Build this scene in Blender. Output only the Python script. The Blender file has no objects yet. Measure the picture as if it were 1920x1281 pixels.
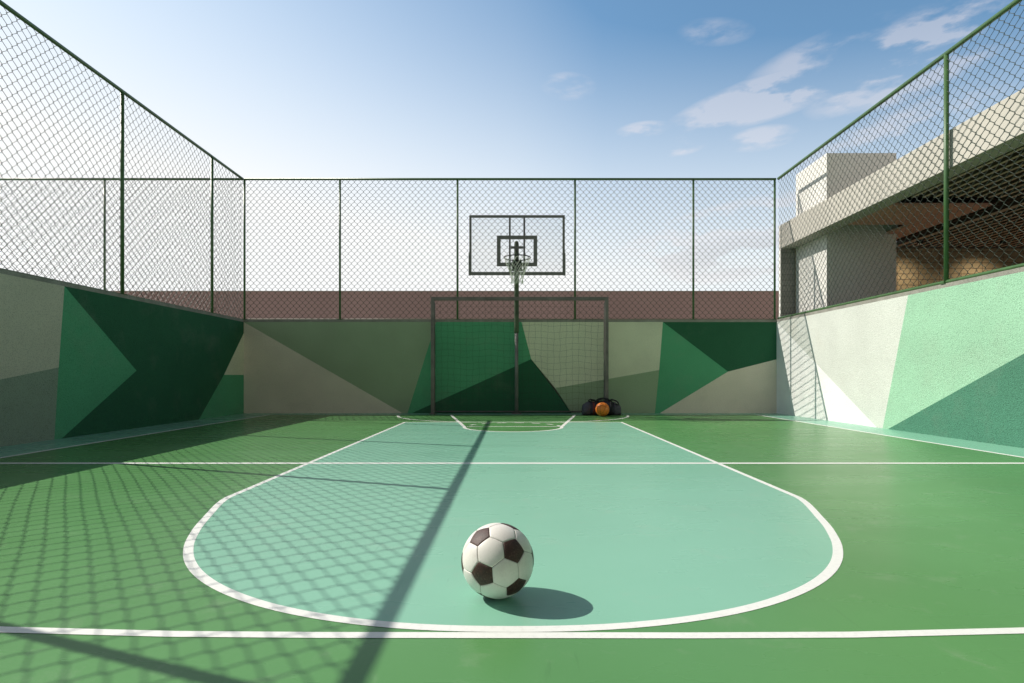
import bpy, bmesh, math, random
from mathutils import Vector, Matrix
R = math.radians
random.seed(4)
S = bpy.context.scene
C = S.collection

# ---------------------------------------------------------------- camera
F = 1040.0                       # focal length in photograph pixels (1920 wide)
CX, CY, EYE = 962.0, 705.0, 0.7  # vanishing point and eye height
cam = bpy.data.cameras.new('camera')
cam.sensor_width = 36; cam.lens = 36 * F / 1920
cam.shift_x = -(CX - 960) / 1920; cam.shift_y = (CY - 640.5) / 1920
cam.clip_start = .05; cam.clip_end = 2000
co = bpy.data.objects.new('camera', cam); C.objects.link(co)
co.location = (0, 0, EYE); co.rotation_euler = (R(90), 0, 0)
S.camera = co

# ---------------------------------------------------------------- light
SUNDIR = Vector((-1.071, .389, 1)).normalized()      # towards the sun
sl = bpy.data.lights.new('sun', 'SUN'); sl.energy = 5.0; sl.angle = R(.2); sl.color = (1, .95, .86)
so = bpy.data.objects.new('sun', sl); C.objects.link(so)
so.rotation_euler = (-SUNDIR).to_track_quat('-Z', 'Y').to_euler()
S.view_settings.view_transform = 'Standard'; S.view_settings.look = 'None'
S.view_settings.exposure = 0; S.view_settings.gamma = 1

W = bpy.data.worlds.new("World"); S.world = W; W.use_nodes = True
wt = W.node_tree; bg = wt.nodes['Background']; bg.inputs[1].default_value = 1
def wn(t, **k):
    n = wt.nodes.new(t)
    for a, b in k.items(): setattr(n, a, b)
    return n
def wl(a, b): wt.links.new(a, b)
def wm(op, a, b=None, c=None, clamp=False):
    n = wn('ShaderNodeMath', operation=op, use_clamp=clamp)
    for i, v in enumerate((a, b, c)):
        if v is None: continue
        if isinstance(v, (int, float)): n.inputs[i].default_value = v
        else: wl(v, n.inputs[i])
    return n.outputs[0]
def wmix(f, a, b):
    n = wn('ShaderNodeMix', data_type='RGBA')
    if isinstance(f, (int, float)): n.inputs[0].default_value = f
    else: wl(f, n.inputs[0])
    for i, v in ((6, a), (7, b)):
        if isinstance(v, tuple): n.inputs[i].default_value = v + (1,)
        else: wl(v, n.inputs[i])
    return n.outputs[2]
sky = wn('ShaderNodeTexSky', sky_type='NISHITA', sun_disc=False)
sky.sun_elevation = math.asin(SUNDIR.z); sky.sun_rotation = math.atan2(SUNDIR.x, SUNDIR.y)
sky.air_density = 1.0; sky.dust_density = .6; sky.ozone_density = 2.0
sc = wn('ShaderNodeVectorMath', operation='SCALE'); wl(sky.outputs[0], sc.inputs[0]); sc.inputs['Scale'].default_value = .165
tc = wn('ShaderNodeTexCoord'); sep = wn('ShaderNodeSeparateXYZ'); wl(tc.outputs['Generated'], sep.inputs[0])
X_, Y_, Z_ = sep.outputs
# milky air: thick near the horizon and towards the sun
front = wm('MULTIPLY_ADD', Y_, 1.2, .45, clamp=True)
low = wm('MULTIPLY', wm('POWER', wm('MULTIPLY', wm('SUBTRACT', .58, wm('MAXIMUM', Z_, 0.0)), 2.5, clamp=True), 1.35), front)
az = wm('MULTIPLY', wm('MAXIMUM', wm('ADD', wm('MULTIPLY', X_, -.62), wm('MULTIPLY', Y_, .10)), 0.0), front)
haze = wm('ADD', wm('SUBTRACT', wm('MULTIPLY', low, 1.0), wm('MULTIPLY', wm('MAXIMUM', X_, 0.0), .38)), az, clamp=True)
tint = wn('ShaderNodeMix', data_type='RGBA', blend_type='MULTIPLY'); tint.inputs[0].default_value = 1; wl(sc.outputs[0], tint.inputs[6]); tint.inputs[7].default_value = (.84, 1.05, 1.02, 1)
# added grey over the unseen sky overhead and behind, tuning the ambient light
ambient_mask = wm('MAXIMUM', wm('MULTIPLY', wm('SUBTRACT', Z_, .60), 6.0, clamp=True), wm('MULTIPLY', wm('SUBTRACT', .25, Y_), 3.0, clamp=True))
near_sun = wm('MULTIPLY', wm('SUBTRACT', -.35, X_), 2.5, clamp=True)
base = wmix(wm('MULTIPLY', wm('MULTIPLY', ambient_mask, .9), wm('SUBTRACT', 1.0, wm('MULTIPLY', near_sun, .5))), tint.outputs[2], wmix(wm('MULTIPLY', wm('SUBTRACT', Z_, .25), 3.0, clamp=True), (.52, .48, .42), (.11, .105, .10)))
col = wmix(haze, base, (1.0, 1.01, 1.01))
# clouds: soft blobs of air at fixed bearings, torn up by noise
def pdir(px, py):
    return Vector(((px - CX) / F, 1, -(py - CY) / F)).normalized()
mp = wn('ShaderNodeMapping'); mp.inputs['Scale'].default_value = (5, 5, 15); mp.inputs['Rotation'].default_value = (0, R(-14), 0)
wl(tc.outputs['Generated'], mp.inputs[0])
nz = wn('ShaderNodeTexNoise'); nz.inputs['Scale'].default_value = 1.7; nz.inputs['Detail'].default_value = 7; nz.inputs['Roughness'].default_value = .56
wl(mp.outputs[0], nz.inputs['Vector'])
def blob(px, py, rx, ry, rot, amp):
    d = pdir(px, py); r = d.cross(Vector((0, 0, 1))).normalized(); u = r.cross(d)
    a = R(rot); ax = (math.cos(a) * r + math.sin(a) * u) / (rx / F); ay = (-math.sin(a) * r + math.cos(a) * u) / (ry / F)
    outs = []
    for v in (ax, ay):
        n = wn('ShaderNodeVectorMath', operation='DOT_PRODUCT'); wl(tc.outputs['Generated'], n.inputs[0]); n.inputs[1].default_value = v
        off = wm('SUBTRACT', n.outputs['Value'], v.dot(d)); outs.append(wm('MULTIPLY', off, off))
    e = wm('SUBTRACT', 1.0, wm('ADD', outs[0], outs[1]), clamp=True)
    fr = wm('GREATER_THAN', Y_, 0.0)
    return wm('MULTIPLY', wm('MULTIPLY', e, amp), fr)
BL = [(1720, 100, 150, 58, 14, .95), (1440, 182, 165, 36, 8, 1.0), (1540, 95, 110, 24, 10, .45), (1065, 162, 48, 22, -5, .6), (1208, 243, 48, 14, 0, .9),
      (1275, 275, 44, 16, 3, .8), (1425, 260, 60, 20, 0, .75), (1400, 450, 230, 70, 6, 1.5), (1340, 60, 60, 20, -10, .35),
      (1690, 245, 150, 34, 12, .6), (1850, 60, 120, 40, 14, .6)]
tot = None
for b in BL:
    o_ = blob(*b); tot = o_ if tot is None else wm('MAXIMUM', tot, o_)
nr = wn('ShaderNodeMapRange', interpolation_type='SMOOTHSTEP'); nr.inputs[1].default_value = .42; nr.inputs[2].default_value = .64; wl(nz.outputs[0], nr.inputs[0])
cf = wm('MINIMUM', wm('MULTIPLY', tot, nr.outputs[0]), .34)
gy = blob(1410, 478, 200, 40, 2, 1.0)                     # grey underside of the cumulus over the back fence
ccol = wmix(wm('MULTIPLY', gy, 1.0, clamp=True), (.93, .86, .87), (.56, .53, .56))
col = wmix(cf, col, ccol)
wl(col, bg.inputs[0])

# ---------------------------------------------------------------- materials
def lin(c):
    return tuple(((v / 255) / 12.92 if v / 255 <= .04045 else ((v / 255 + .055) / 1.055) ** 2.4) for v in c)
class NT:
    def __init__(s, m): s.t = m.node_tree; s.b = s.t.nodes['Principled BSDF']
    def n(s, t, **k):
        x = s.t.nodes.new(t)
        for a, b in k.items(): setattr(x, a, b)
        return x
    def l(s, a, b): s.t.links.new(a, b)
def mat(name, col, rough=.6, metal=0, var=0, vscale=3, bump=0, bscale=100, detail=3, speck=0, spscale=300, spec=.5, dirt=None, coat=0):
    """colour with patchy variation, fine speckle and a noise bump, all in object space"""
    m = bpy.data.materials.new(name); m.use_nodes = True; k = NT(m)
    k.b.inputs['Roughness'].default_value = rough; k.b.inputs['Metallic'].default_value = metal
    k.b.inputs['Specular IOR Level'].default_value = spec
    k.b.inputs['Coat Weight'].default_value = coat; k.b.inputs['Coat Roughness'].default_value = .15
    tc = k.n('ShaderNodeTexCoord').outputs['Object']
    cur = None
    def mixin(fac, dark):
        nonlocal cur
        x = k.n('ShaderNodeMix', data_type='RGBA'); k.l(fac, x.inputs[0])
        if cur is None: x.inputs[6].default_value = tuple(col) + (1,)
        else: k.l(cur, x.inputs[6])
        x.inputs[7].default_value = tuple(dark) + (1,); cur = x.outputs[2]
    if var:
        n = k.n('ShaderNodeTexNoise'); n.inputs['Scale'].default_value = vscale; n.inputs['Detail'].default_value = 5; k.l(tc, n.inputs['Vector'])
        r = k.n('ShaderNodeMapRange'); r.inputs[1].default_value = .35; r.inputs[2].default_value = .72; k.l(n.outputs[0], r.inputs[0])
        mixin(r.outputs[0], tuple(c * (1 - var) for c in col))
    if dirt:
        n = k.n('ShaderNodeTexNoise'); n.inputs['Scale'].default_value = dirt[1]; n.inputs['Detail'].default_value = 8; n.inputs['Roughness'].default_value = .65; k.l(tc, n.inputs['Vector'])
        r = k.n('ShaderNodeMapRange'); r.inputs[1].default_value = .52; r.inputs[2].default_value = .75; r.inputs[4].default_value = dirt[2]; k.l(n.outputs[0], r.inputs[0])
        mixin(r.outputs[0], dirt[0])
    if speck:
        n = k.n('ShaderNodeTexNoise'); n.inputs['Scale'].default_value = spscale; n.inputs['Detail'].default_value = 2; k.l(tc, n.inputs['Vector'])
        r = k.n('ShaderNodeMapRange'); r.inputs[1].default_value = .5; r.inputs[2].default_value = .7; r.inputs[4].default_value = speck; k.l(n.outputs[0], r.inputs[0])
        mixin(r.outputs[0], tuple(c * .25 for c in col))
    if cur is None: k.b.inputs['Base Color'].default_value = tuple(col) + (1,)
    else: k.l(cur, k.b.inputs['Base Color'])
    if bump:
        n = k.n('ShaderNodeTexNoise'); n.inputs['Scale'].default_value = bscale; n.inputs['Detail'].default_value = detail; n.inputs['Roughness'].default_value = .6; k.l(tc, n.inputs['Vector'])
        bp = k.n('ShaderNodeBump'); bp.inputs['Strength'].default_value = 1; bp.inputs['Distance'].default_value = bump; k.l(n.outputs[0], bp.inputs['Height']); k.l(bp.outputs[0], k.b.inputs['Normal'])
    return m

def stucco(name, col, bump=.010, speck=.45, **kw):
    return mat(name, col, rough=.9, var=.10, vscale=1.6, bump=bump, bscale=80, detail=4, speck=speck, spscale=95, spec=.2, **({'dirt': ((.34, .31, .26), 1.7, .16)} | kw))
def court(name, col, var=.12):
    m = mat(name, col, rough=.34, var=var, vscale=1.1, bump=.0002, bscale=420, detail=2, spec=.15)
    k = NT(m)
    # uneven sheen of a rolled acrylic coat
    tc_ = k.n('ShaderNodeTexCoord').outputs['Object']
    mpp = k.n('ShaderNodeMapping'); mpp.inputs['Scale'].default_value = (.5, 1.6, 1); k.l(tc_, mpp.inputs[0])
    n = k.n('ShaderNodeTexNoise'); n.inputs['Scale'].default_value = 2.2; n.inputs['Detail'].default_value = 6; k.l(mpp.outputs[0], n.inputs['Vector'])
    r = k.n('ShaderNodeMapRange'); r.inputs[3].default_value = .20; r.inputs[4].default_value = .36; k.l(n.outputs[0], r.inputs[0]); k.l(r.outputs[0], k.b.inputs['Roughness'])
    # dusty patches and faint ball scuffs
    src = k.b.inputs['Base Color'].links[0].from_socket
    n2 = k.n('ShaderNodeTexNoise'); n2.inputs['Scale'].default_value = 5; n2.inputs['Detail'].default_value = 9; n2.inputs['Roughness'].default_value = .7; n2.inputs['Distortion'].default_value = .6; k.l(tc_, n2.inputs['Vector'])
    r2 = k.n('ShaderNodeMapRange'); r2.inputs[1].default_value = .56; r2.inputs[2].default_value = .72; r2.inputs[4].default_value = .16; k.l(n2.outputs[0], r2.inputs[0])
    x2 = k.n('ShaderNodeMix', data_type='RGBA'); k.l(r2.outputs[0], x2.inputs[0]); k.l(src, x2.inputs[6]); x2.inputs[7].default_value = (.42, .44, .36, 1)
    mp2 = k.n('ShaderNodeMapping'); mp2.inputs['Scale'].default_value = (9, 1.1, 1); mp2.inputs['Rotation'].default_value = (0, 0, .7); k.l(tc_, mp2.inputs[0])
    n3 = k.n('ShaderNodeTexNoise'); n3.inputs['Scale'].default_value = 2; n3.inputs['Detail'].default_value = 4; n3.inputs['Distortion'].default_value = 1.5; k.l(mp2.outputs[0], n3.inputs['Vector'])
    r3 = k.n('ShaderNodeMapRange'); r3.inputs[1].default_value = .66; r3.inputs[2].default_value = .74; r3.inputs[4].default_value = .22; k.l(n3.outputs[0], r3.inputs[0])
    x3 = k.n('ShaderNodeMix', data_type='RGBA'); k.l(r3.outputs[0], x3.inputs[0]); k.l(x2.outputs[2], x3.inputs[6]); x3.inputs[7].default_value = tuple(c * .55 for c in col) + (1,)
    k.l(x3.outputs[2], k.b.inputs['Base Color'])
    return m

M = {}
M['green'] = court('court_green', (.108, .280, .095))
M['teal'] = court('court_teal', (.238, .500, .365), .06)
M['line'] = mat('line_paint', (.84, .84, .80), rough=.45, var=.05, vscale=4, speck=.10, spscale=60)
M['taupe'] = stucco('paint_taupe', (.80, .71, .58))
M['khaki'] = stucco('paint_khaki', (.79, .77, .58))
M['grey_green'] = stucco('paint_grey_green', (.36, .45, .29))
M['mid_green'] = stucco('paint_mid_green', (.115, .41, .215))
M['dark_green'] = stucco('paint_dark_green', (.034, .140, .072))
M['shade_khaki'] = stucco('paint_shaded_khaki', (.64, .60, .47))  # khaki made darker, the left wall's shade put into its colour
M['shade_green'] = stucco('paint_shaded_grey_green', (.31, .37, .28))  # duller copy of the grey green, with the left wall's shade painted in
M['white'] = stucco('paint_white', (.90, .89, .85), speck=.08)
M['off_white'] = stucco('paint_off_white', (.69, .70, .64), speck=.3, dirt=((.55, .50, .42), .9, .45))
M['pale_green'] = stucco('paint_pale_green', (.37, .62, .43), speck=.5)
M['sea_green'] = stucco('paint_sea_green', (.085, .24, .16), speck=.55)
M['coping'] = mat('bare_concrete_coping', (.33, .31, .27), rough=.95, var=.3, vscale=6, bump=.004, bscale=90, speck=.5, spscale=90)
M['concrete'] = mat('concrete', (.40, .39, .36), rough=.9, var=.2, vscale=1, bump=.003, bscale=50)
M['fence'] = mat('green_fence_paint', (.060, .140, .045), rough=.42, var=.25, vscale=9, bump=.0006, bscale=60)
M['wire'] = mat('green_coated_wire', (.008, .026, .010), rough=.5)
M['goal'] = mat('worn_grey_goal_paint', (.19, .165, .15), rough=.5, var=.4, vscale=7)
M['string'] = mat('dark_net_string', (.035, .04, .035), rough=.9)
M['hoop'] = mat('dark_grey_steel', (.16, .15, .14), rough=.5, var=.2, vscale=10)
M['rim'] = mat('black_rim_steel', (.02, .02, .02), rough=.4)
M['pole_green'] = mat('dark_green_pole_paint', (.085, .12, .065), rough=.6, var=.3, vscale=5, spec=.3)
M['pole_grey'] = mat('grey_pole_paint', (.20, .19, .18), rough=.7, spec=.2, var=.3, vscale=5)
M['netwhite'] = mat('white_net_cord', (.70, .72, .62), rough=.9)
M['beam'] = mat('beige_render', (.56, .52, .46), rough=.9, var=.08, vscale=1.5, bump=.002, bscale=70)
M['plaster'] = mat('white_plaster', (.80, .77, .72), rough=.9, var=.06, vscale=1.5, bump=.003, bscale=60, speck=.15, spscale=60)
M['slat'] = mat('brown_slat', (.10, .055, .04), rough=.6, var=.3, vscale=4)
M['slat_tip'] = mat('pale_slat_edge', (.80, .58, .46), rough=.5)
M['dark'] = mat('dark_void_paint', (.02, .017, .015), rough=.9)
M['soffit'] = mat('terracotta_soffit', (.74, .38, .29), rough=.8, var=.1, vscale=2)
M['band'] = mat('grey_lintel', (.16, .13, .11), rough=.8)
M['brownwall'] = mat('dusty_pink_render', (.50, .335, .305), rough=.95, var=.14, vscale=.5, bump=.003, bscale=30)
M['browncap'] = mat('pink_cap', (.42, .33, .27), rough=.9)
M['floor_in'] = mat('warm_floor_tile', (.34, .26, .19), rough=.5)

def block(name, a, b, w, h, off=.5, mortar=.004, uvmode='XZ', bump=.003):
    m = bpy.data.materials.new(name); m.use_nodes = True; k = NT(m)
    k.b.inputs['Roughness'].default_value = .8
    tc = k.n('ShaderNodeTexCoord').outputs['Object']; sp = k.n('ShaderNodeSeparateXYZ'); k.l(tc, sp.inputs[0])
    cb = k.n('ShaderNodeCombineXYZ'); k.l(sp.outputs[0], cb.inputs[0]); k.l(sp.outputs[2], cb.inputs[1])
    br = k.n('ShaderNodeTexBrick'); k.l(cb.outputs[0], br.inputs[0]); br.offset = off; br.squash = 1
    br.inputs['Color1'].default_value = a + (1,); br.inputs['Color2'].default_value = tuple(c * .82 for c in a) + (1,); br.inputs['Mortar'].default_value = b + (1,)
    br.inputs['Scale'].default_value = 1; br.inputs['Brick Width'].default_value = w; br.inputs['Row Height'].default_value = h
    br.inputs['Mortar Size'].default_value = mortar; br.inputs['Mortar Smooth'].default_value = .1; br.inputs['Bias'].default_value = 0
    n = k.n('ShaderNodeTexNoise'); n.inputs['Scale'].default_value = 12; n.inputs['Detail'].default_value = 6; k.l(tc, n.inputs['Vector'])
    mx = k.n('ShaderNodeMix', data_type='RGBA', blend_type='MULTIPLY'); mx.inputs[0].default_value = .35; k.l(br.outputs[0], mx.inputs[6]); k.l(n.outputs[0], mx.inputs[7])
    k.l(mx.outputs[2], k.b.inputs['Base Color'])
    bp = k.n('ShaderNodeBump'); bp.inputs['Distance'].default_value = bump; bp.invert = True; k.l(br.outputs[1], bp.inputs['Height']); k.l(bp.outputs[0], k.b.inputs['Normal'])
    return m
M['tan_block'] = block('tan_glazed_block', (.58, .45, .28), (.17, .10, .06), .40, .1045, off=0, mortar=.005)
M['grey_block'] = block('grey_block', (.34, .32, .29), (.12, .11, .10), .8, .104)

# ---------------------------------------------------------------- mesh helpers
class MB:
    def __init__(s): s.v = []; s.f = []; s.m = []; s.sm = []
    def face(s, idx, mi=0, smooth=False): s.f.append(tuple(idx)); s.m.append(mi); s.sm.append(smooth)
    def box(s, x0, x1, y0, y1, z0, z1, mi=0, skip=()):
        b = len(s.v)
        s.v += [(x, y, z) for z in (z0, z1) for y in (y0, y1) for x in (x0, x1)]
        fs = {'-z': (0, 2, 3, 1), '+z': (4, 5, 7, 6), '-y': (0, 1, 5, 4), '+y': (2, 6, 7, 3), '-x': (0, 4, 6, 2), '+x': (1, 3, 7, 5)}
        for k, q in fs.items():
            if k not in skip: s.face([b + i for i in q], mi)
        return s
    def bbox(s, x0, x1, y0, y1, z0, z1, r=.004, mi=0):
        """box with chamfered edges"""
        bm = bmesh.new(); bmesh.ops.create_cube(bm, size=1)
        for v in bm.verts: v.co = Vector(((x0 + x1) / 2 + v.co.x * (x1 - x0), (y0 + y1) / 2 + v.co.y * (y1 - y0), (z0 + z1) / 2 + v.co.z * (z1 - z0)))
        bmesh.ops.bevel(bm, geom=bm.edges[:], offset=r, segments=2, affect='EDGES', profile=.7)
        b = len(s.v); bm.verts.index_update(); s.v += [tuple(v.co) for v in bm.verts]
        for f in bm.faces: s.face([b + v.index for v in f.verts], mi, False)
        bm.free(); return s
    def tube(s, pts, r, n=8, mi=0, closed=False, cap=True, up=None):
        pts = [Vector(p) for p in pts]; N = len(pts); b = len(s.v)
        rr = r if isinstance(r, (list, tuple)) else [r] * N
        t0 = (pts[1] - pts[0]).normalized(); ref = Vector(up) if up else (Vector((0, 0, 1)) if abs(t0.z) < .9 else Vector((1, 0, 0)))
        a = t0.cross(ref).normalized()
        for i, p in enumerate(pts):
            if closed: t = (pts[(i + 1) % N] - pts[i - 1])
            else: t = (pts[min(i + 1, N - 1)] - pts[max(i - 1, 0)])
            if t.length < 1e-9: t = t0
            t.normalize(); a = (a - t * a.dot(t)).normalized(); c = t.cross(a)
            for k in range(n):
                q = 2 * math.pi * (k + .5) / n
                s.v.append(tuple(p + (a * math.cos(q) + c * math.sin(q)) * rr[i]))
        for i in range(N if closed else N - 1):
            j = (i + 1) % N
            for k in range(n):
                l = (k + 1) % n
                s.face((b + i * n + k, b + i * n + l, b + j * n + l, b + j * n + k), mi, n > 4)
        if cap and not closed:
            s.face([b + k for k in range(n)][::-1], mi); s.face([b + (N - 1) * n + k for k in range(n)], mi)
        return s
    def poly(s, pts, mi=0):
        b = len(s.v); s.v += [tuple(p) for p in pts]; s.face(range(b, b + len(pts)), mi)
    def build(s, name, mats, parent=None, loc=None):
        me = bpy.data.meshes.new(name)
        off = Vector(loc) if loc else Vector((0, 0, 0))
        me.from_pydata([tuple(Vector(v) - off) for v in s.v] if loc else s.v, [], s.f)
        for m in (mats if isinstance(mats, (list, tuple)) else [mats]): me.materials.append(m)
        me.polygons.foreach_set('material_index', s.m); me.polygons.foreach_set('use_smooth', s.sm)
        me.update(); o = bpy.data.objects.new(name, me); C.objects.link(o)
        if loc: o.location = off
        if parent:
            o.parent = parent
            o.location = off - parent_world(parent)
        return o
def parent_world(o):
    p = Vector(o.location)
    while o.parent: o = o.parent; p += o.location
    return p
def tag(o, label=None, cat=None, group=None, kind=None):
    for k, v in (('label', label), ('category', cat), ('group', group), ('kind', kind)):
        if v: o[k] = v
    return o
def thing(name, loc, label, cat, group=None):
    o = bpy.data.objects.new(name, None); C.objects.link(o); o.location = loc; o.empty_display_size = .2
    return tag(o, label, cat, group)

XL, XR, YB = -5.05, 4.94, 10.4        # inner faces of the court walls
HP, HW = 1.71, 1.757                  # top of the painted face, top of the coping
HF = 4.40                             # top rail of the fence

# ---------------------------------------------------------------- ground and court floor
tag(MB().box(-400, 400, -400, 600, -.6, -.012).build('ground', M['concrete']), kind='structure')
def sheet(name, polys, m, z):
    b = MB()
    for p in polys: b.poly([(x, y, z) for x, y in p])
    return tag(b.build(name, m), kind='structure')
XS = 4.38
sheet('court_floor', [[(-XS, -8), (XS, -8), (XS, 9.98), (-XS, 9.98)]], M['green'], 0)
sheet('border_strip', [[(XL, -8), (-XS, -8), (-XS, 9.98), (-XS, YB), (XL, YB)], [(XS, -8), (XR, -8), (XR, YB), (XS, YB), (XS, 9.98)],
                       [(-XS, 9.98), (XS, 9.98), (XS, YB), (-XS, YB)]], M['teal'], 0)
def arc(cx, cy, r, a0, a1, n=40):
    return [(cx + r * math.cos(R(a0 + (a1 - a0) * i / n)), cy + r * math.sin(R(a0 + (a1 - a0) * i / n))) for i in range(n + 1)]
KX, KY, KR, KT = 0, 3.165, 1.635, 8.40
prof_ = [(-15, 1.70), (-1, 1.642), (13, 1.578), (25, 1.578), (35, 1.604), (43, 1.628), (50, 1.643), (57, 1.651), (65, 1.653), (76, 1.645), (90, 1.633), (104, 1.645)]
half = []
for i in range(1, len(prof_) - 2):
    (a1, r1), (a2, r2) = prof_[i], prof_[i + 1]; r0_, r3_ = prof_[i - 1][1], prof_[i + 2][1]
    for t in range(6):
        t /= 6; a = R(a1 + (a2 - a1) * t)
        r = .5 * (2 * r1 + (r2 - r0_) * t + (2 * r0_ - 5 * r1 + 4 * r2 - r3_) * t * t + (3 * r1 - r0_ - 3 * r2 + r3_) * t ** 3)
        half.append((r * math.cos(a), 3.165 - r * math.sin(a)))
key_out = [(-x, y) for x, y in half] + [(0, 1.532)] + half[::-1]
cut = [(.665, 7.60)] + arc(0, 7.60, .665, 0, -180, 32)[1:-1] + [(-.665, 7.60)]
tx = lambda y: .665 + (1.12 - .665) * (y - 7.6) / (9.97 - 7.6)
key = [(-KR, KT)] + key_out + [(KR, KT), (tx(KT), KT)] + cut + [(-tx(KT), KT)]
sheet('key_area', [key], M['teal'], .0006)
# painted lines
lb = MB()
def stroke(pts, w, z=.0011, closed=False):
    P = [Vector((p[0], p[1])) for p in pts]; L = []; Q = []
    for i, p in enumerate(P):
        a = P[max(i - 1, 0)]; c = P[min(i + 1, len(P) - 1)]
        d1 = (p - a).normalized() if (p - a).length > 0 else (c - p).normalized()
        d2 = (c - p).normalized() if (c - p).length > 0 else d1
        t = (d1 + d2).normalized(); n = Vector((-t.y, t.x)); k = w / 2 / max(.4, n.dot(Vector((-d1.y, d1.x))))
        L.append(p + n * k); Q.append(p - n * k)
    b = len(lb.v)
    for a, c in zip(L, Q): lb.v += [(a.x, a.y, z), (c.x, c.y, z)]
    for i in range(len(P) - 1): lb.face((b + 2 * i, b + 2 * i + 1, b + 2 * i + 3, b + 2 * i + 2))
stroke([(-XS, -8), (-XS, 9.98)], .05); stroke([(XS, -8), (XS, 9.98)], .05)
stroke([(XL, 4.44), (XR, 4.44)], .062, .0016)
stroke([(-KR, KT)] + key_out + [(KR, KT)], .036)
stroke([(-KR + .021, KT - .02), (KR - .021, KT - .02)], .04, .0013)
near = [(-2.6, 1.66), (-1.9, 1.575), (-1.415, 1.529), (-.927, 1.503), (-.52, 1.4965), (.0, 1.4955), (.484, 1.494), (.918, 1.4985), (1.401, 1.523), (1.9, 1.57), (2.6, 1.66)]
stroke(near, .034, .0013)
lb2 = [(x, y) for x, y in arc(-.45, 9.97, 1.585, 180, 270, 24)] + [(x, y) for x, y in arc(.45, 9.97, 1.585, 270, 360, 24)]
stroke(lb2, .045, .0015)
stroke([(-1.12, 9.97), (-.665, 7.6)] + arc(0, 7.6, .665, 180, 360, 40)[1:-1] + [(.665, 7.6), (1.12, 9.97)], .045, .0018)
stroke([(-.64, 7.66), (.64, 7.66)], .04, .0013)
for i in range(9):
    a0 = 180 - i * 22.5; stroke(arc(0, 7.6, .665, a0 - 2, a0 - 14, 5), .04, .0019) if 0 < i < 8 else None
tag(lb.build('court_lines', M['line']), kind='structure')

# ---------------------------------------------------------------- painted walls
def px_back(x, y): return ((x - CX) / F * YB, EYE + (CY - y) * YB / F)
def px_side(X):
    return lambda x, y: ((Y := X * F / (x - CX)), EYE + (CY - y) * Y / F)
def ext(a, b, u):      # extend the line a-b (u, z) to u
    t = (u - a[0]) / (b[0] - a[0]); return (u, a[1] + t * (b[1] - a[1]))
def extz(a, b, z):
    t = (z - a[1]) / (b[1] - a[1]); return (a[0] + t * (b[0] - a[0]), z)
def mural(name, to3, polys, mats, box, skip, label):
    b = MB(); b.box(*box, mi=len(mats), skip=(skip,))
    for pts, mi in polys: b.poly([to3(u, z) for u, z in pts], mi)
    # coping is a strip of bare concrete along the top
    o = b.build(name, [M[m] for m in mats] + [M['concrete']])
    bm = bmesh.new(); bm.from_mesh(o.data); bmesh.ops.recalc_face_normals(bm, faces=bm.faces[:]); bm.to_mesh(o.data); bm.free()
    return tag(o, label, 'wall')
# back wall (u = x)
B = px_back; zt, zb = HP, 0.0
top = lambda x: (B(x, 0)[0], zt); bot = lambda x: (B(x, 0)[0], zb)
l0, r0 = (XL, zt), (XR, zt)
pA = B(996, 673.5); pB = B(1365, 697); pC = B(1041, 728); pD = B(1236, 694)
polys = [([l0, bot(755), (XL, zb)], 0), ([l0, top(818), bot(764), bot(755)], 1),
         ([top(818), top(978), pA, bot(772), bot(764)], 2), ([pA, bot(1072), bot(772)], 3),
         ([top(978), top(1243), pD, pC, pA], 4), ([pC, pD, bot(1228), bot(1072)], 1),
         ([top(1243), pB, bot(1237), bot(1228), pD], 2), ([top(1243), r0, (XR, B(0, 674)[1]), pB], 3),
         ([pB, (XR, B(0, 674)[1]), (XR, zb), bot(1237)], 0)]
wb = mural('mural_wall', lambda u, z: (u, YB, z), polys, ['taupe', 'grey_green', 'mid_green', 'dark_green', 'khaki'],
           (XL, XR + .075, YB, YB + .16, 0, zt), '-y', 'end wall behind the goal with dark green triangles on taupe and grey green')
MB().box(XL, XR + .075, YB, YB + .16, zt, HW).build('coping', M['coping'], wb)
wb.data.update()
# left wall (u = y)
Lp = px_side(XL); Y0 = -6.0
q1 = Lp(121, 539); q1 = (q1[0], zt); q2 = Lp(110, 689); q3 = Lp(102, 823); q3 = (q3[0], 0); q4 = Lp(256, 695); q5 = (Lp(116, 820)[0], 0)
q6 = (YB, Lp(459, 625)[1]); q7 = Lp(420, 703); q7 = (q7[0], q7[1]); q8 = (Lp(373, 785)[0], 0)
q0 = extz(q2, Lp(0, 712), 0); q9 = (YB, q7[1])
polys = [([(Y0, zt), q1, q2, q0, (Y0, 0)], 0), ([q0, q2, q3], 1), ([q1, q4, q5, q3, q2], 2),
         ([q1, (YB, zt), q6, q7, q8, q5, q4], 3), ([q6, q9, q7], 4), ([q7, q9, (YB, 0), q8], 2)]
wl_ = mural('mural_wall', lambda u, z: (XL, u, z), polys, ['shade_khaki', 'shade_green', 'mid_green', 'dark_green', 'khaki'],
            (XL - .2, XL, Y0, YB + .16, 0, zt), '+x', 'shaded side wall on the left with a green arrowhead on a dark green field')
MB().box(XL - .2, XL, Y0, YB + .16, zt, HW).build('coping', M['coping'], wl_)
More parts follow.
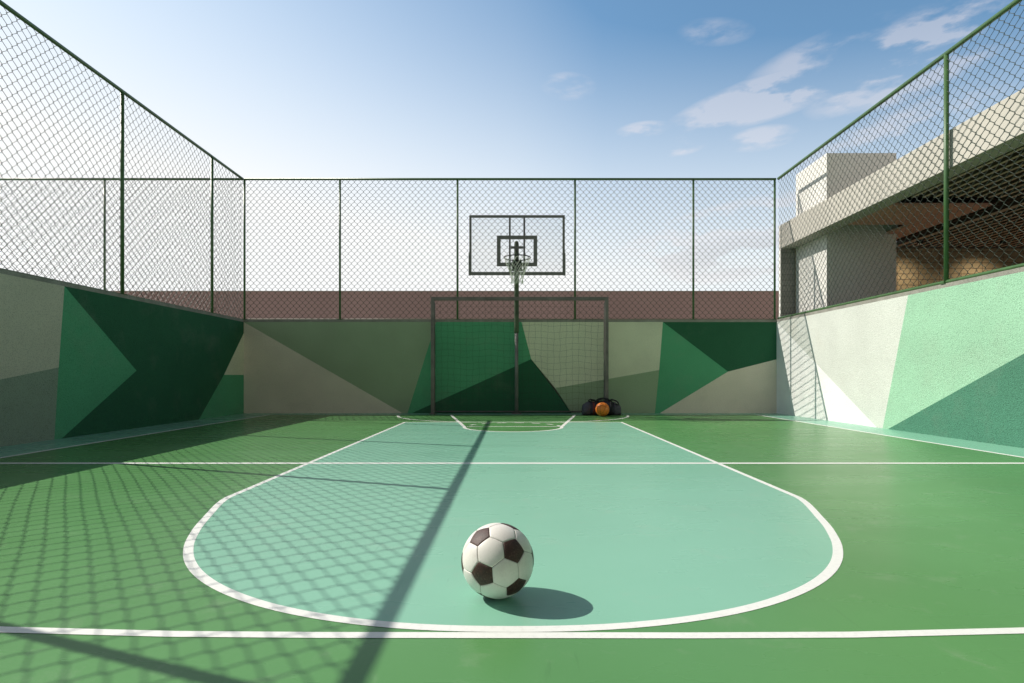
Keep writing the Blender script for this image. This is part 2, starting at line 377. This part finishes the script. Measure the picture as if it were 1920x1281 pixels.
# right wall (u = y)
Rp = px_side(XR)
s1 = (Rp(1703, 556)[0], zt); s2 = (Rp(1655, 803)[0], 0); s3 = (Rp(1644, 801)[0], 0); s4 = (Rp(1665, 804)[0], 0)
s5 = ext(s4, Rp(1920, 663), 4.2); s6 = (extz(s4, Rp(1920, 663), zt)[0], zt)
polys = [([(YB, zt), s3, (YB, 0)], 0), ([(YB, zt), s1, s2, s3], 1),
         ([s1, s6, s4, s2], 2), ([s6, (Y0, zt), (Y0, 0), s4], 3)]
wr = mural('mural_wall', lambda u, z: (XR, u, z), polys, ['white', 'off_white', 'pale_green', 'sea_green'],
           (XR, XR + .075, Y0, YB, 0, zt), '-x', 'sunlit side wall on the right painted off-white, pale green and sea green')
MB().box(XR, XR + .075, Y0, YB, zt, HW).build('coping', M['coping'], wr)

# ---------------------------------------------------------------- chain link fences
def chain_link(to3, u0, u1, z0, z1, p=.0575, h=.1225, r=.0035, d=.0042, b=None):
    """every wire a zigzag hooked to its neighbours; to3(u, out, z)"""
    b = b or MB(); n = int(round((u1 - u0) / p)); p = (u1 - u0) / n; rows = int((z1 - z0) / h) + 1
    c3 = [(math.cos(2 * math.pi * k / 3), math.sin(2 * math.pi * k / 3)) for k in range(3)]
    for i in range(n):
        pts = []
        x0 = u0 + i * p; x1 = x0 + p; e = .0035
        for k in range(rows * 2 + 1):
            z = z0 + k * h / 2
            if z > z1 + .03: break
            right = (k + i) % 2
            x = x1 + e if right else x0 - e; s_ = 1 if right else -1
            x += random.uniform(-.0012, .0012); bulge = .006 * math.sin(x * 1.9 + z * 1.3) + .004 * math.sin(x * 4.1 - z * 2.2)
            pts += [(x, bulge - s_ * d, z - .0055), (x, bulge + s_ * d, z + .0055)]
        base = len(b.v)
        for j, (x, o, z) in enumerate(pts):
            a = pts[max(j - 1, 0)]; c = pts[min(j + 1, len(pts) - 1)]
            tx_, tz = c[0] - a[0], c[2] - a[2]; l = math.hypot(tx_, tz) or 1; nx, nz = tz / l, -tx_ / l
            for ca, sa in c3: b.v.append(to3(x + nx * r * ca, o + r * sa, z + nz * r * ca))
        for j in range(len(pts) - 1):
            q = base + 3 * j
            for k in range(3): l = (k + 1) % 3; b.f.append((q + k, q + l, q + 3 + l, q + 3 + k)); b.m.append(0); b.sm.append(True)
    return b
def foot(b, x, y, z): b.bbox(x - .05, x + .05, y - .035, y + .035, z, z + .006, .002)
def fence(loc, label, to3, u0, u1, posts, rr, rp, zb_, bottom, group=None, feet=True, mesh_off=0.0, gauge=.0037):
    t = thing('chain_link_fence', loc, label, 'fence', 'green chain link fences on the court walls')
    T = lambda u, z: to3(u, 0, z)
    MB().tube([T(u0, HF), T(u1, HF)], rr, 14).build('top_rail', M['fence'], t)
    MB().tube([T(u0, zb_), T(u1, zb_)], bottom, 10).build('bottom_rail', M['fence'], t)
    for u in posts:
        b = MB().tube([T(u, HW), T(u, HF - .01)], rp, 14)
        x, y, _ = T(u, HW); foot(b, x, y, HW)
        # tie wires that hold the mesh to the post
        for k in range(9):
            z = HW + .15 + k * .3; pt = []
            for q in range(10):
                a = 2 * math.pi * q / 10; pt.append(to3(u + math.cos(a) * (rp + .004), math.sin(a) * (rp + .004) , z + .01 * math.sin(a * 2)))
            b.tube(pt, .0022, 4, closed=True)
        b.build('post', M['fence'], t)
    chain_link(lambda u, o, z: to3(u, o + mesh_off, z), u0, u1, zb_ + .0, HF - .005, r=gauge).build('wire_mesh', M['wire'], t)
    return t
bx = [B(636.5, 0)[0], B(857.5, 0)[0], B(1078.5, 0)[0], B(1301, 0)[0]]
fence((0, YB + .03, HW), 'fence standing on the end wall behind the basketball hoop', lambda u, o, z: (u, YB + .03 + o, z), XL, XR,
      [XL + .0] + bx + [XR - .02], .021, .019, HW + .012, .005)
fence((XL - .03, 5, HW), 'fence standing on the shaded left wall, its shadow across the court', lambda u, o, z: (XL - .03 + o, u, z), -1.0, YB,
      [-1, .7, 2.872, 5.13, 7.21, 9.36], .0235, .0225, HW + .008, .005, gauge=.0031)
fence((XR + .025, 5, HW), 'fence standing on the sunlit right wall in front of the pavilion', lambda u, o, z: (XR + .036 + o * .8, u, z), -1.0, YB,
      [-1, 2.2, 6.37], .027, .0255, HW + .022, .022, gauge=.0035)
fence((-9, YB + .03, HW), 'farther fence continuing leftwards beyond the left side fence', lambda u, o, z: (u, YB + .03 + o, z), -12.2, XL - .02,
      [-12.1, -9.9, -7.68], .021, .019, HW + .012, .005)
tag(MB().box(-12.3, XL - .2, YB, YB + .16, 0, HW).build('low_wall', M['coping']),
    'plain low wall under the farther fence outside the court', 'wall')

# ---------------------------------------------------------------- long wall behind the court
bw = MB(); bw.box(-40, 12, 16, 16.4, 0, 3.12)
bwo = tag(bw.build('boundary_wall', M['brownwall']), 'long dusty pink boundary wall seen through the fence behind the court', 'wall')
MB().box(-40, 12, 15.98, 16.42, 3.12, 3.15).build('coping', M['browncap'], bwo)

# ---------------------------------------------------------------- pavilion on the right
pv = thing('pavilion', (5.02, 7, 0), 'pale flat-roofed pavilion with a slatted ceiling beside the court', 'building')
XB, XT = 5.02, 5.29
zb1, zb2 = 3.09, 3.53
MB().bbox(XB, XT, -1, 10.47, zb1, zb2, .006).build('roof_beam', M['beam'], pv)
MB().box(XT + .002, 14, -1, 10.62, 3.36, zb2 - .006).build('roof', M['beam'], pv)
tw = MB().bbox(XT + .004, 6.47, 9.36, 10.385, 0, 4.462, .006).build('tower', M['plaster'], pv)
MB().bbox(XB, XT, 10.412, 10.47, 0, zb1 - .001, .003).build('pier', [M['grey_block']], pv)
pm = MB().box(XB, XB + .012, 10.410, 10.472, 0, zb1 - .002).build('pier_edge', M['plaster'], pv); pm.location.x -= .001
MB().box(XT + .004, 14, 10.40, 10.6, 0, 3.09).build('block_wall', M['tan_block'], pv)
MB().box(XT + .004, 14, 10.36, 10.6, 3.092, 3.20).build('lintel', M['band'], pv)
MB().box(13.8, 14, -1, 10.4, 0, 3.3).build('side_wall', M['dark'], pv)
MB().box(XR + .08, 14, -1, 10.4, -.01, .003).build('floor', M['floor_in'], pv)
# ceiling: dark deck, deep joists across, battens lengthways with pale lower edges
sb = MB()
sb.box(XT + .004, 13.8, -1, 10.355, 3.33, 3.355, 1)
SX0, SX1, SY0, SY1 = 5.285, 6.72, 7.79, 9.70      # flat panel left free of slats
x = XT + .06; i = 0
while x < 13.7:
    y1 = 7.45 if x < 7.0 else 10.3
    sb.box(x, x + .026, -1, y1, zb1 + .014, 3.20, 0)
    sb.box(x, x + .026, -1, y1, zb1 + .004, zb1 + .014, 2)
    if x < 7.0 and x > SX1 + .02:
        sb.box(x, x + .026, 7.5, 10.3, zb1 + .06, 3.20, 0)
    x += .148; i += 1
y = -.8; k = 0
while y < 10.3:
    x1_ = 13.8
    if SY0 - .02 < y < SY1 + .05:
        x0_ = SX1 + .01
    else: x0_ = XT + .01
    if not (y > 9.3 and x0_ < 6.47): sb.box(x0_, x1_, y, y + .04, 3.202, 3.32, 0)
    else: sb.box(6.48, x1_, y, y + .04, 3.202, 3.32, 0)
    y += .24
sb.box(XT + .006, 7.0, 7.455, 7.50, zb1 + .03, 3.2, 1)
sb.build('slatted_ceiling', [M['slat'], M['dark'], M['slat_tip']], pv)
MB().box(7.035, 7.06, 2, 10.3, zb1 - .01, zb1 + .002).build('ceiling_trim', M['slat_tip'], pv)
MB().box(XT + .005, SX1, SY0, 8.78, zb1 + .003, zb1 + .04).box(6.29, SX1, 8.78, 9.35, zb1 + .003, zb1 + .04).box(6.475, SX1, 9.35, SY1, zb1 + .003, zb1 + .04).build('soffit_panel', M['soffit'], pv)
# downlights washing the block wall
lamp_em = bpy.data.materials.new('lamp_glow'); lamp_em.use_nodes = True
lb_ = lamp_em.node_tree.nodes['Principled BSDF']; lb_.inputs['Emission Color'].default_value = (1, .72, .4, 1); lb_.inputs['Emission Strength'].default_value = 6
for xx, lab in ((7.2, 'left downlight under the pavilion ceiling, behind the light grey tower'), (8.66, 'second downlight under the pavilion ceiling, near the fence post'), (10.12, 'third downlight under the pavilion ceiling, farthest right')):
    LY = 9.8
    t = thing('downlight', (xx, LY, 3.04), lab, 'lamp', 'downlights over the tan block wall')
    hb = MB(); hb.tube([(xx, LY, 3.15), (xx, LY, 3.035)], .045, 18, cap=False); hb.tube([(xx, LY, 3.16), (xx, LY, 3.13)], .046, 18); hb.build('housing', M['dark'], t)
    MB().tube([(xx, LY, 3.128), (xx, LY, 3.122)], .03, 16).build('lens', lamp_em, t)
    L = bpy.data.lights.new('downlight_beam', 'SPOT'); L.energy = 30; L.color = (1, .86, .62); L.spot_size = R(125); L.spot_blend = 1; L.shadow_soft_size = .05
    lo = bpy.data.objects.new('downlight_beam', L); C.objects.link(lo); lo.parent = t; lo.location = (0, 0, -.02); lo.rotation_euler = (R(24), 0, 0)

# ---------------------------------------------------------------- futsal goal
GX0, GX1, GY, GZ, GB = -1.463, 1.703, 10.10, 2.105, 10.335
g = thing('football_goal', ((GX0 + GX1) / 2, GY, 0), 'dark grey metal goal with a sagging net against the end wall', 'goal')
pr = .032
for gx in (GX0, GX1):
    b = MB(); b.bbox(gx - pr, gx + pr, GY - pr, GY + pr, .0, GZ + pr, .009); b.bbox(gx - .06, gx + .06, GY - .05, GY + .05, .004, .012, .003); b.build('post', M['goal'], g)
MB().bbox(GX0 + pr + .001, GX1 - pr - .001, GY - pr + .002, GY + pr - .002, GZ - pr, GZ + pr, .009).build('crossbar', M['goal'], g)
for gx in (GX0, GX1):
    b = MB(); b.tube([(gx, GY + pr, GZ - .03), (gx, GB, GZ - .05), (gx, GB + .002, 0.03), (gx, GY + pr, .03)], .014, 8); b.build('back_stay', M['goal'], g)
MB().tube([(GX0, GB, .035), (GX1, GB, .035)], .014, 8).build('ground_bar', M['goal'], g)
nb = MB(); NXn, NZn = 27, 18
def npt(i, k):
    x = GX0 + .02 + (GX1 - GX0 - .04) * i / NXn; z = .04 + (GZ - .06) * k / NZn
    e = 1 - k / NZn
    sag = .018 * math.sin(i * .9) * math.sin(math.pi * e)
    y = GY + .02 + (GB - GY - .035) * min(1, (e * 2.6 + .05)) - .02 * abs(math.sin(i * .57 + k * .3)) * e
    return (x + .009 * math.sin(k * 1.7 + i * 2.3), y, z + sag + .007 * math.sin(i * 1.9 + k))
for i in range(NXn + 1): nb.tube([npt(i, k) for k in range(NZn + 1)], .0017, 4)
for k in range(NZn + 1): nb.tube([npt(i, k) for i in range(NXn + 1)], .0017, 4)
nb.build('net', M['string'], g)

# ---------------------------------------------------------------- basketball hoop
HX, HY, HZ = .072, 9.65, 2.757
bk = thing('basketball_hoop', (.064, 10.24, 0), 'basketball hoop with a clear backboard on a pole behind the goal', 'basketball hoop')
PX, PY = .064, 10.24
MB().tube([(PX, PY, 0), (PX, PY, 1.52)], .0335, 20).build('lower_pole', M['pole_grey'], bk)
b = MB(); prof = [(1.495, .034), (1.50, .044), (1.53, .044), (3.12, .044), (3.16, .038), (3.185, .022), (3.193, .002)]
b.tube([(PX, PY, z) for z, r in prof], [max(r, .001) for z, r in prof], 20); b.build('upper_pole', M['pole_green'], bk)
MB().bbox(PX - .09, PX + .09, PY - .09, PY + .09, .001, .014, .004).build('base_plate', M['pole_grey'], bk)
BY = 10.03; s_ = BY / F
bx0, bx1, bz0, bz1 = HX - .863, HX + .863, 2.522, 3.603
def fr(b, x0, x1, z0, z1, y0, y1, r=.003): b.bbox(x0, x1, y0, y1, z0, z1, r)
b = MB(); w = .04
fr(b, bx0, bx1, bz1 - w, bz1, BY - .02, BY + .02)
fr(b, bx0, bx1, bz0, bz0 + .055, BY - .02, BY + .02)
fr(b, bx0, bx0 + w, bz0 + .056, bz1 - w - .001, BY - .0185, BY + .0185); fr(b, bx1 - w, bx1, bz0 + .056, bz1 - w - .001, BY - .0185, BY + .0185)
b.build('frame', M['hoop'], bk)
b = MB()                                   # rubber padding round the lower corners
for a, c in ((bx0 - .012, bx0 + .03), (bx1 - .03, bx1 + .012)):
    b = MB(); fr(b, a, c, bz0 - .004, bz0 + .40, BY - .03, BY + .03, .006); b.build('edge_padding', M['hoop'], bk)
gm = bpy.data.materials.new('clear_acrylic'); gm.use_nodes = True; k = NT(gm)
tr = k.n('ShaderNodeBsdfTransparent'); tr.inputs[0].default_value = (.93, .94, .945, 1); gl = k.n('ShaderNodeBsdfGlossy'); gl.inputs['Roughness'].default_value = .05
fz = k.n('ShaderNodeFresnel'); fz.inputs[0].default_value = 1.3; mx = k.n('ShaderNodeMixShader'); k.l(fz.outputs[0], mx.inputs[0]); k.l(tr.outputs[0], mx.inputs[1]); k.l(gl.outputs[0], mx.inputs[2])
k.l(mx.outputs[0], k.t.nodes['Material Output'].inputs[0])
MB().box(bx0 + w - .002, bx1 - w + .002, BY - .005, BY + .005, bz0 + .053, bz1 - w + .002).build('backboard', gm, bk)
b = MB(); q = .068                          # target rectangle
tx0, tx1, tz0, tz1 = HX - .365, HX + .365, 2.68, 3.236
y0, y1 = BY - .009, BY - .0055
b.box(tx0, tx1, y0, y1, tz1 - q, tz1); b.box(tx0, tx1, y0, y1, tz0, tz0 + q); b.box(tx0, tx0 + q, y0, y1, tz0 + q, tz1 - q); b.box(tx1 - q, tx1, y0, y1, tz0 + q, tz1 - q)
b.build('target_rectangle', M['hoop'], bk)
b = MB()
for sx in (-1, 1):
    c = HX + sx * .131; fr(b, c - .017, c + .017, bz0 + .01, bz1 - .01, BY + .021, BY + .056)
fr(b, HX - .113, HX + .113, 3.01, 3.052, BY + .023, BY + .054)
fr(b, HX - .113, HX + .113, 2.60, 2.64, BY + .023, BY + .054)
b.build('support_strut', M['hoop'], bk)
for za, zb__ in ((3.0, 3.06), (2.595, 2.65)):
    b = MB(); fr(b, PX - .03, PX + .03, za, zb__, BY + .055, PY); b.build('mounting_arm', M['hoop'], bk)
rim = MB(); rr = .2285
rim.tube([(HX + rr * math.cos(R(a)), HY + rr * math.sin(R(a)), HZ) for a in range(0, 360, 6)], .0095, 8, closed=True)
rim.bbox(HX - .085, HX + .085, BY - .032, BY - .02, HZ - .14, HZ + .02, .003)
rim.poly([(HX - .08, BY - .03, HZ - .012), (HX + .08, BY - .03, HZ - .012), (HX + .07, HY + rr * .93, HZ - .012), (HX - .07, HY + rr * .93, HZ - .012)])
rim.poly([(HX - .08, BY - .03, HZ + .006), (HX + .08, BY - .03, HZ + .006), (HX + .07, HY + rr * .93, HZ + .006), (HX - .07, HY + rr * .93, HZ + .006)])
for sx in (-1, 1): rim.tube([(HX + sx * .07, BY - .03, HZ - .12), (HX + sx * .15, HY + .165, HZ - .004)], .007, 6)
rim.tube([(HX, BY - .03, HZ - .13), (HX, HY + .2, HZ - .012)], .01, 6)
rim.build('rim', M['rim'], bk)
hn = MB(); lev = [(0, .222), (-.07, .205), (-.14, .178), (-.205, .150), (-.265, .126), (-.325, .108), (-.385, .100), (-.44, .104)]
NN = 12
def hp(j, k):
    a = 2 * math.pi * (j + .5 * k) / NN; z, r = lev[k]; r *= 1 + .05 * math.sin(j * 2.1 + k)
    return (HX + r * math.cos(a), HY + r * math.sin(a), HZ + z - .008 + .008 * math.sin(j * 1.3 + k * 2))
for j in range(NN):
    hn.tube([hp(j, 0)] + [hp(j, k) for k in range(1, 8)], .0036, 5)
    hn.tube([hp(j - k, k) for k in range(8)], .0036, 5)
hn.build('net', M['netwhite'], bk)

# ---------------------------------------------------------------- balls
BALLC = Vector((-.049, 1.76, .1155)); BR = .115
ROT = Matrix(((0.44222984, 0.89678404, 0.01453117), (0.68551755, -0.34840695, 0.63927951), (0.57835842, -0.2727471, -0.76883715)))
def football():
    ph = (1 + 5 ** .5) / 2
    V = []
    for a in (-1, 1):
        for c in (-ph, ph): V += [Vector((0, a, c)), Vector((a, c, 0)), Vector((c, 0, a))]
    el = 2.0
    adj = {i: [j for j in range(12) if j != i and abs((V[i] - V[j]).length - el) < .01] for i in range(12)}
    P = lambda i, j: (V[i] * 2 + V[j]) / 3
    panels = []
    for i in range(12):
        n = V[i].normalized(); r = V[adj[i][0]].normalized(); u = (r - n * r.dot(n)).normalized(); w = n.cross(u)
        js = sorted(adj[i], key=lambda j: math.atan2(V[j].dot(w), V[j].dot(u)))
        panels.append(([P(i, j) for j in js], 1))
    for i in range(12):
        for j in adj[i]:
            for k in adj[i]:
                if i < j < k and k in adj[j]: panels.append(([P(i, j), P(j, i), P(j, k), P(k, j), P(k, i), P(i, k)], 0))
    b = MB(); n = 14
    for pts, mi in panels:
        cen = sum(pts, Vector()) / len(pts)
        if cen.dot((pts[1] - pts[0]).cross(pts[2] - pts[1])) < 0: pts = pts[::-1]
        for e in range(len(pts)):
            A, D = pts[e], pts[(e + 1) % len(pts)]; idx = {}
            for s in range(n + 1):
                for t in range(s + 1):
                    sn = s / n; sn = 1 - (1 - sn) ** 1.7 if s < n else 1      # finer towards the seam
                    edge = A + (D - A) * (t / s if s else 0)
                    p = (cen + (edge - cen) * sn).normalized()
                    # distance to the seam
                    dist = (1 - sn)
                    rad = BR * (1 - .022 * max(0, 1 - dist / .07) ** 1.6 - .004 * sn ** 3)
                    idx[s, t] = len(b.v); b.v.append(tuple(ROT @ p * rad))
            for s in range(n):
                m2 = 2 if s == n - 1 else mi
                for t in range(s + 1):
                    b.face((idx[s, t], idx[s + 1, t], idx[s + 1, t + 1]), m2, True)
                    if t < s: b.face((idx[s, t], idx[s + 1, t + 1], idx[s, t + 1]), m2, True)
    white = mat('white_ball_leather', (.86, .81, .75), rough=.42, var=.10, vscale=14, bump=.0004, bscale=350, speck=.06, spscale=160, dirt=((.42, .33, .26), 9, .35))
    brown = mat('worn_black_ball_leather', (.070, .026, .019), rough=.48, var=.5, vscale=60, bump=.0012, bscale=420, dirt=((.17, .095, .07), 190, 1.0))
    seam = mat('ball_seam', (.20, .18, .16), rough=.9)
    o = b.build('football', [white, brown, seam])
    bm = bmesh.new(); bm.from_mesh(o.data); bmesh.ops.remove_doubles(bm, verts=bm.verts[:], dist=1e-5); bmesh.ops.recalc_face_normals(bm, faces=bm.faces[:]); bm.to_mesh(o.data); bm.free()
    o.location = BALLC
    return o
tag(football(), 'large white football with worn dark brown pentagons on the near key', 'football')

def basketball(c, r):
    b = MB(); nu, nv = 160, 80
    rot = Matrix.Rotation(R(35), 3, 'X') @ Matrix.Rotation(R(28), 3, 'Z')
    def seamd(p):
        d = min(abs(p.x), abs(p.z))
        d2 = abs(math.hypot(p.x - .0, p.z * 0 + 0) * 0 + (abs(p.y) - (.62 + .25 * (p.x * p.x - p.z * p.z) * 1.2)))
        return min(d, d2)
    for i in range(nv + 1):
        th = math.pi * i / nv
        for j in range(nu):
            ph = 2 * math.pi * j / nu; p = Vector((math.sin(th) * math.cos(ph), math.sin(th) * math.sin(ph), math.cos(th)))
            q = rot @ p; d = seamd(q); b.v.append(tuple(p * r * (1 - (.015 if d < .022 else 0))))
    for i in range(nv):
        for j in range(nu):
            k = (j + 1) % nu; th = math.pi * (i + .5) / nv; ph = 2 * math.pi * (j + .5) / nu
            q = rot @ Vector((math.sin(th) * math.cos(ph), math.sin(th) * math.sin(ph), math.cos(th)))
            b.face((i * nu + j, (i + 1) * nu + j, (i + 1) * nu + k, i * nu + k), 1 if seamd(q) < .02 else 0, True)
    o = b.build('basketball', [mat('orange_rubber', (.95, .25, .03), rough=.4, var=.15, vscale=20, bump=.001, bscale=300), mat('rubber_seam', (.25, .055, .012), rough=.6)])
    o.location = c; return o
tag(basketball((1.546, 9.60, .122), .120), 'orange basketball resting against the dark sports bag', 'basketball')

# ---------------------------------------------------------------- sports bag
navy = mat('navy_nylon', (.018, .016, .035), rough=.6, var=.3, vscale=20, bump=.004, bscale=25)
lav = mat('slate_grey_nylon', (.075, .070, .095), rough=.7, var=.2, vscale=20, bump=.003, bscale=30)
blk = mat('black_webbing', (.010, .010, .012), rough=.7)
redm = mat('dark_red_nylon', (.09, .012, .012), rough=.6)
BX, BYc = 1.575, 9.90
bag = thing('sports_bag', (BX, BYc, 0), 'dark navy duffel bag with slate grey ends and red trim by the goalpost', 'bag')
def section(x, hw, hh, n=28, sk=0):
    pts = []
    for k in range(n):
        a = 2 * math.pi * k / n; c, s = math.cos(a), math.sin(a)
        e = .62
        y = math.copysign(abs(c) ** e, c) * hw; z = math.copysign(abs(s) ** e, s) * hh
        if z > 0: y *= 1 - .28 * (z / hh)
        z += hh
        wob = .006 * math.sin(x * 38 + a * 3) + .004 * math.sin(x * 71 + a * 5)
        if z > .03: z += wob; y += wob
        pts.append((BX + x, BYc + y, max(z, .004)))
    return pts
def loft(xs, name, mats, mfun=lambda x: 0, parent=bag, n=28, grow=0):
    b = MB(); rings = []
    for x in xs:
        ax = abs(x) / .335
        hh = .125 * (1 - .25 * max(0, ax - .55) / .45) * (.9 if ax > .97 else 1) + .006 * math.sin(x * 17) + grow
        hw = .135 * (1 - .22 * ax ** 4) + grow
        rings.append([Vector(p) for p in section(x * (1), hw, hh, n)])
    for r_ in rings: b.v += [tuple(p) for p in r_]
    for i in range(len(xs) - 1):
        for k in range(n): l = (k + 1) % n; b.face((i * n + k, i * n + l, (i + 1) * n + l, (i + 1) * n + k), mfun((xs[i] + xs[i + 1]) / 2), True)
    b.face(list(range(n))[::-1], mfun(xs[0])); b.face([(len(xs) - 1) * n + k for k in range(n)], mfun(xs[-1]))
    return b.build(name, mats, parent)
lo_ = [-.21 + .42 * i / 24 for i in range(25)]
loft(lo_, 'body', navy)
loft([-.335, -.33] + [-.32 + .109 * i / 6 for i in range(7)], 'end_panel', lav)
loft([.211 + .109 * i / 6 for i in range(7)] + [.33, .335], 'end_panel', lav)
loft([-.168, -.162, -.15, -.138, -.132], 'red_trim', redm, grow=.003)
loft([-.10, -.08, -.06], 'webbing_strap', blk, grow=.0035); loft([.14, .16, .18], 'webbing_strap', blk, grow=.0035)
for y, dz in ((-.05, 0), (.04, .012)):
    pts = [(BX - .08 + .24 * t / 14, BYc + y + .012 * math.sin(t), .245 + dz + .045 * math.sin(math.pi * t / 14) ** .6) for t in range(15)]
    MB().tube(pts, .011, 8).build('handle', blk, bag)
for pts in ([(-.21, -.04, .225), (-.235, -.05, .265), (-.20, -.06, .285), (-.15, -.05, .27), (-.11, -.03, .255)],
            [(.12, -.03, .262), (.18, -.06, .28), (.24, -.07, .262), (.275, -.09, .235), (.29, -.11, .20), (.25, -.12, .195), (.22, -.08, .235)]):
    MB().tube([(BX + a, BYc + c, d) for a, c, d in pts], .014, 8).build('shoulder_strap', blk, bag)
MB().tube([(BX - .2 + .4 * t / 10, BYc, .252 + .006 * math.sin(t * 1.3)) for t in range(11)], .006, 6).build('zip', blk, bag)
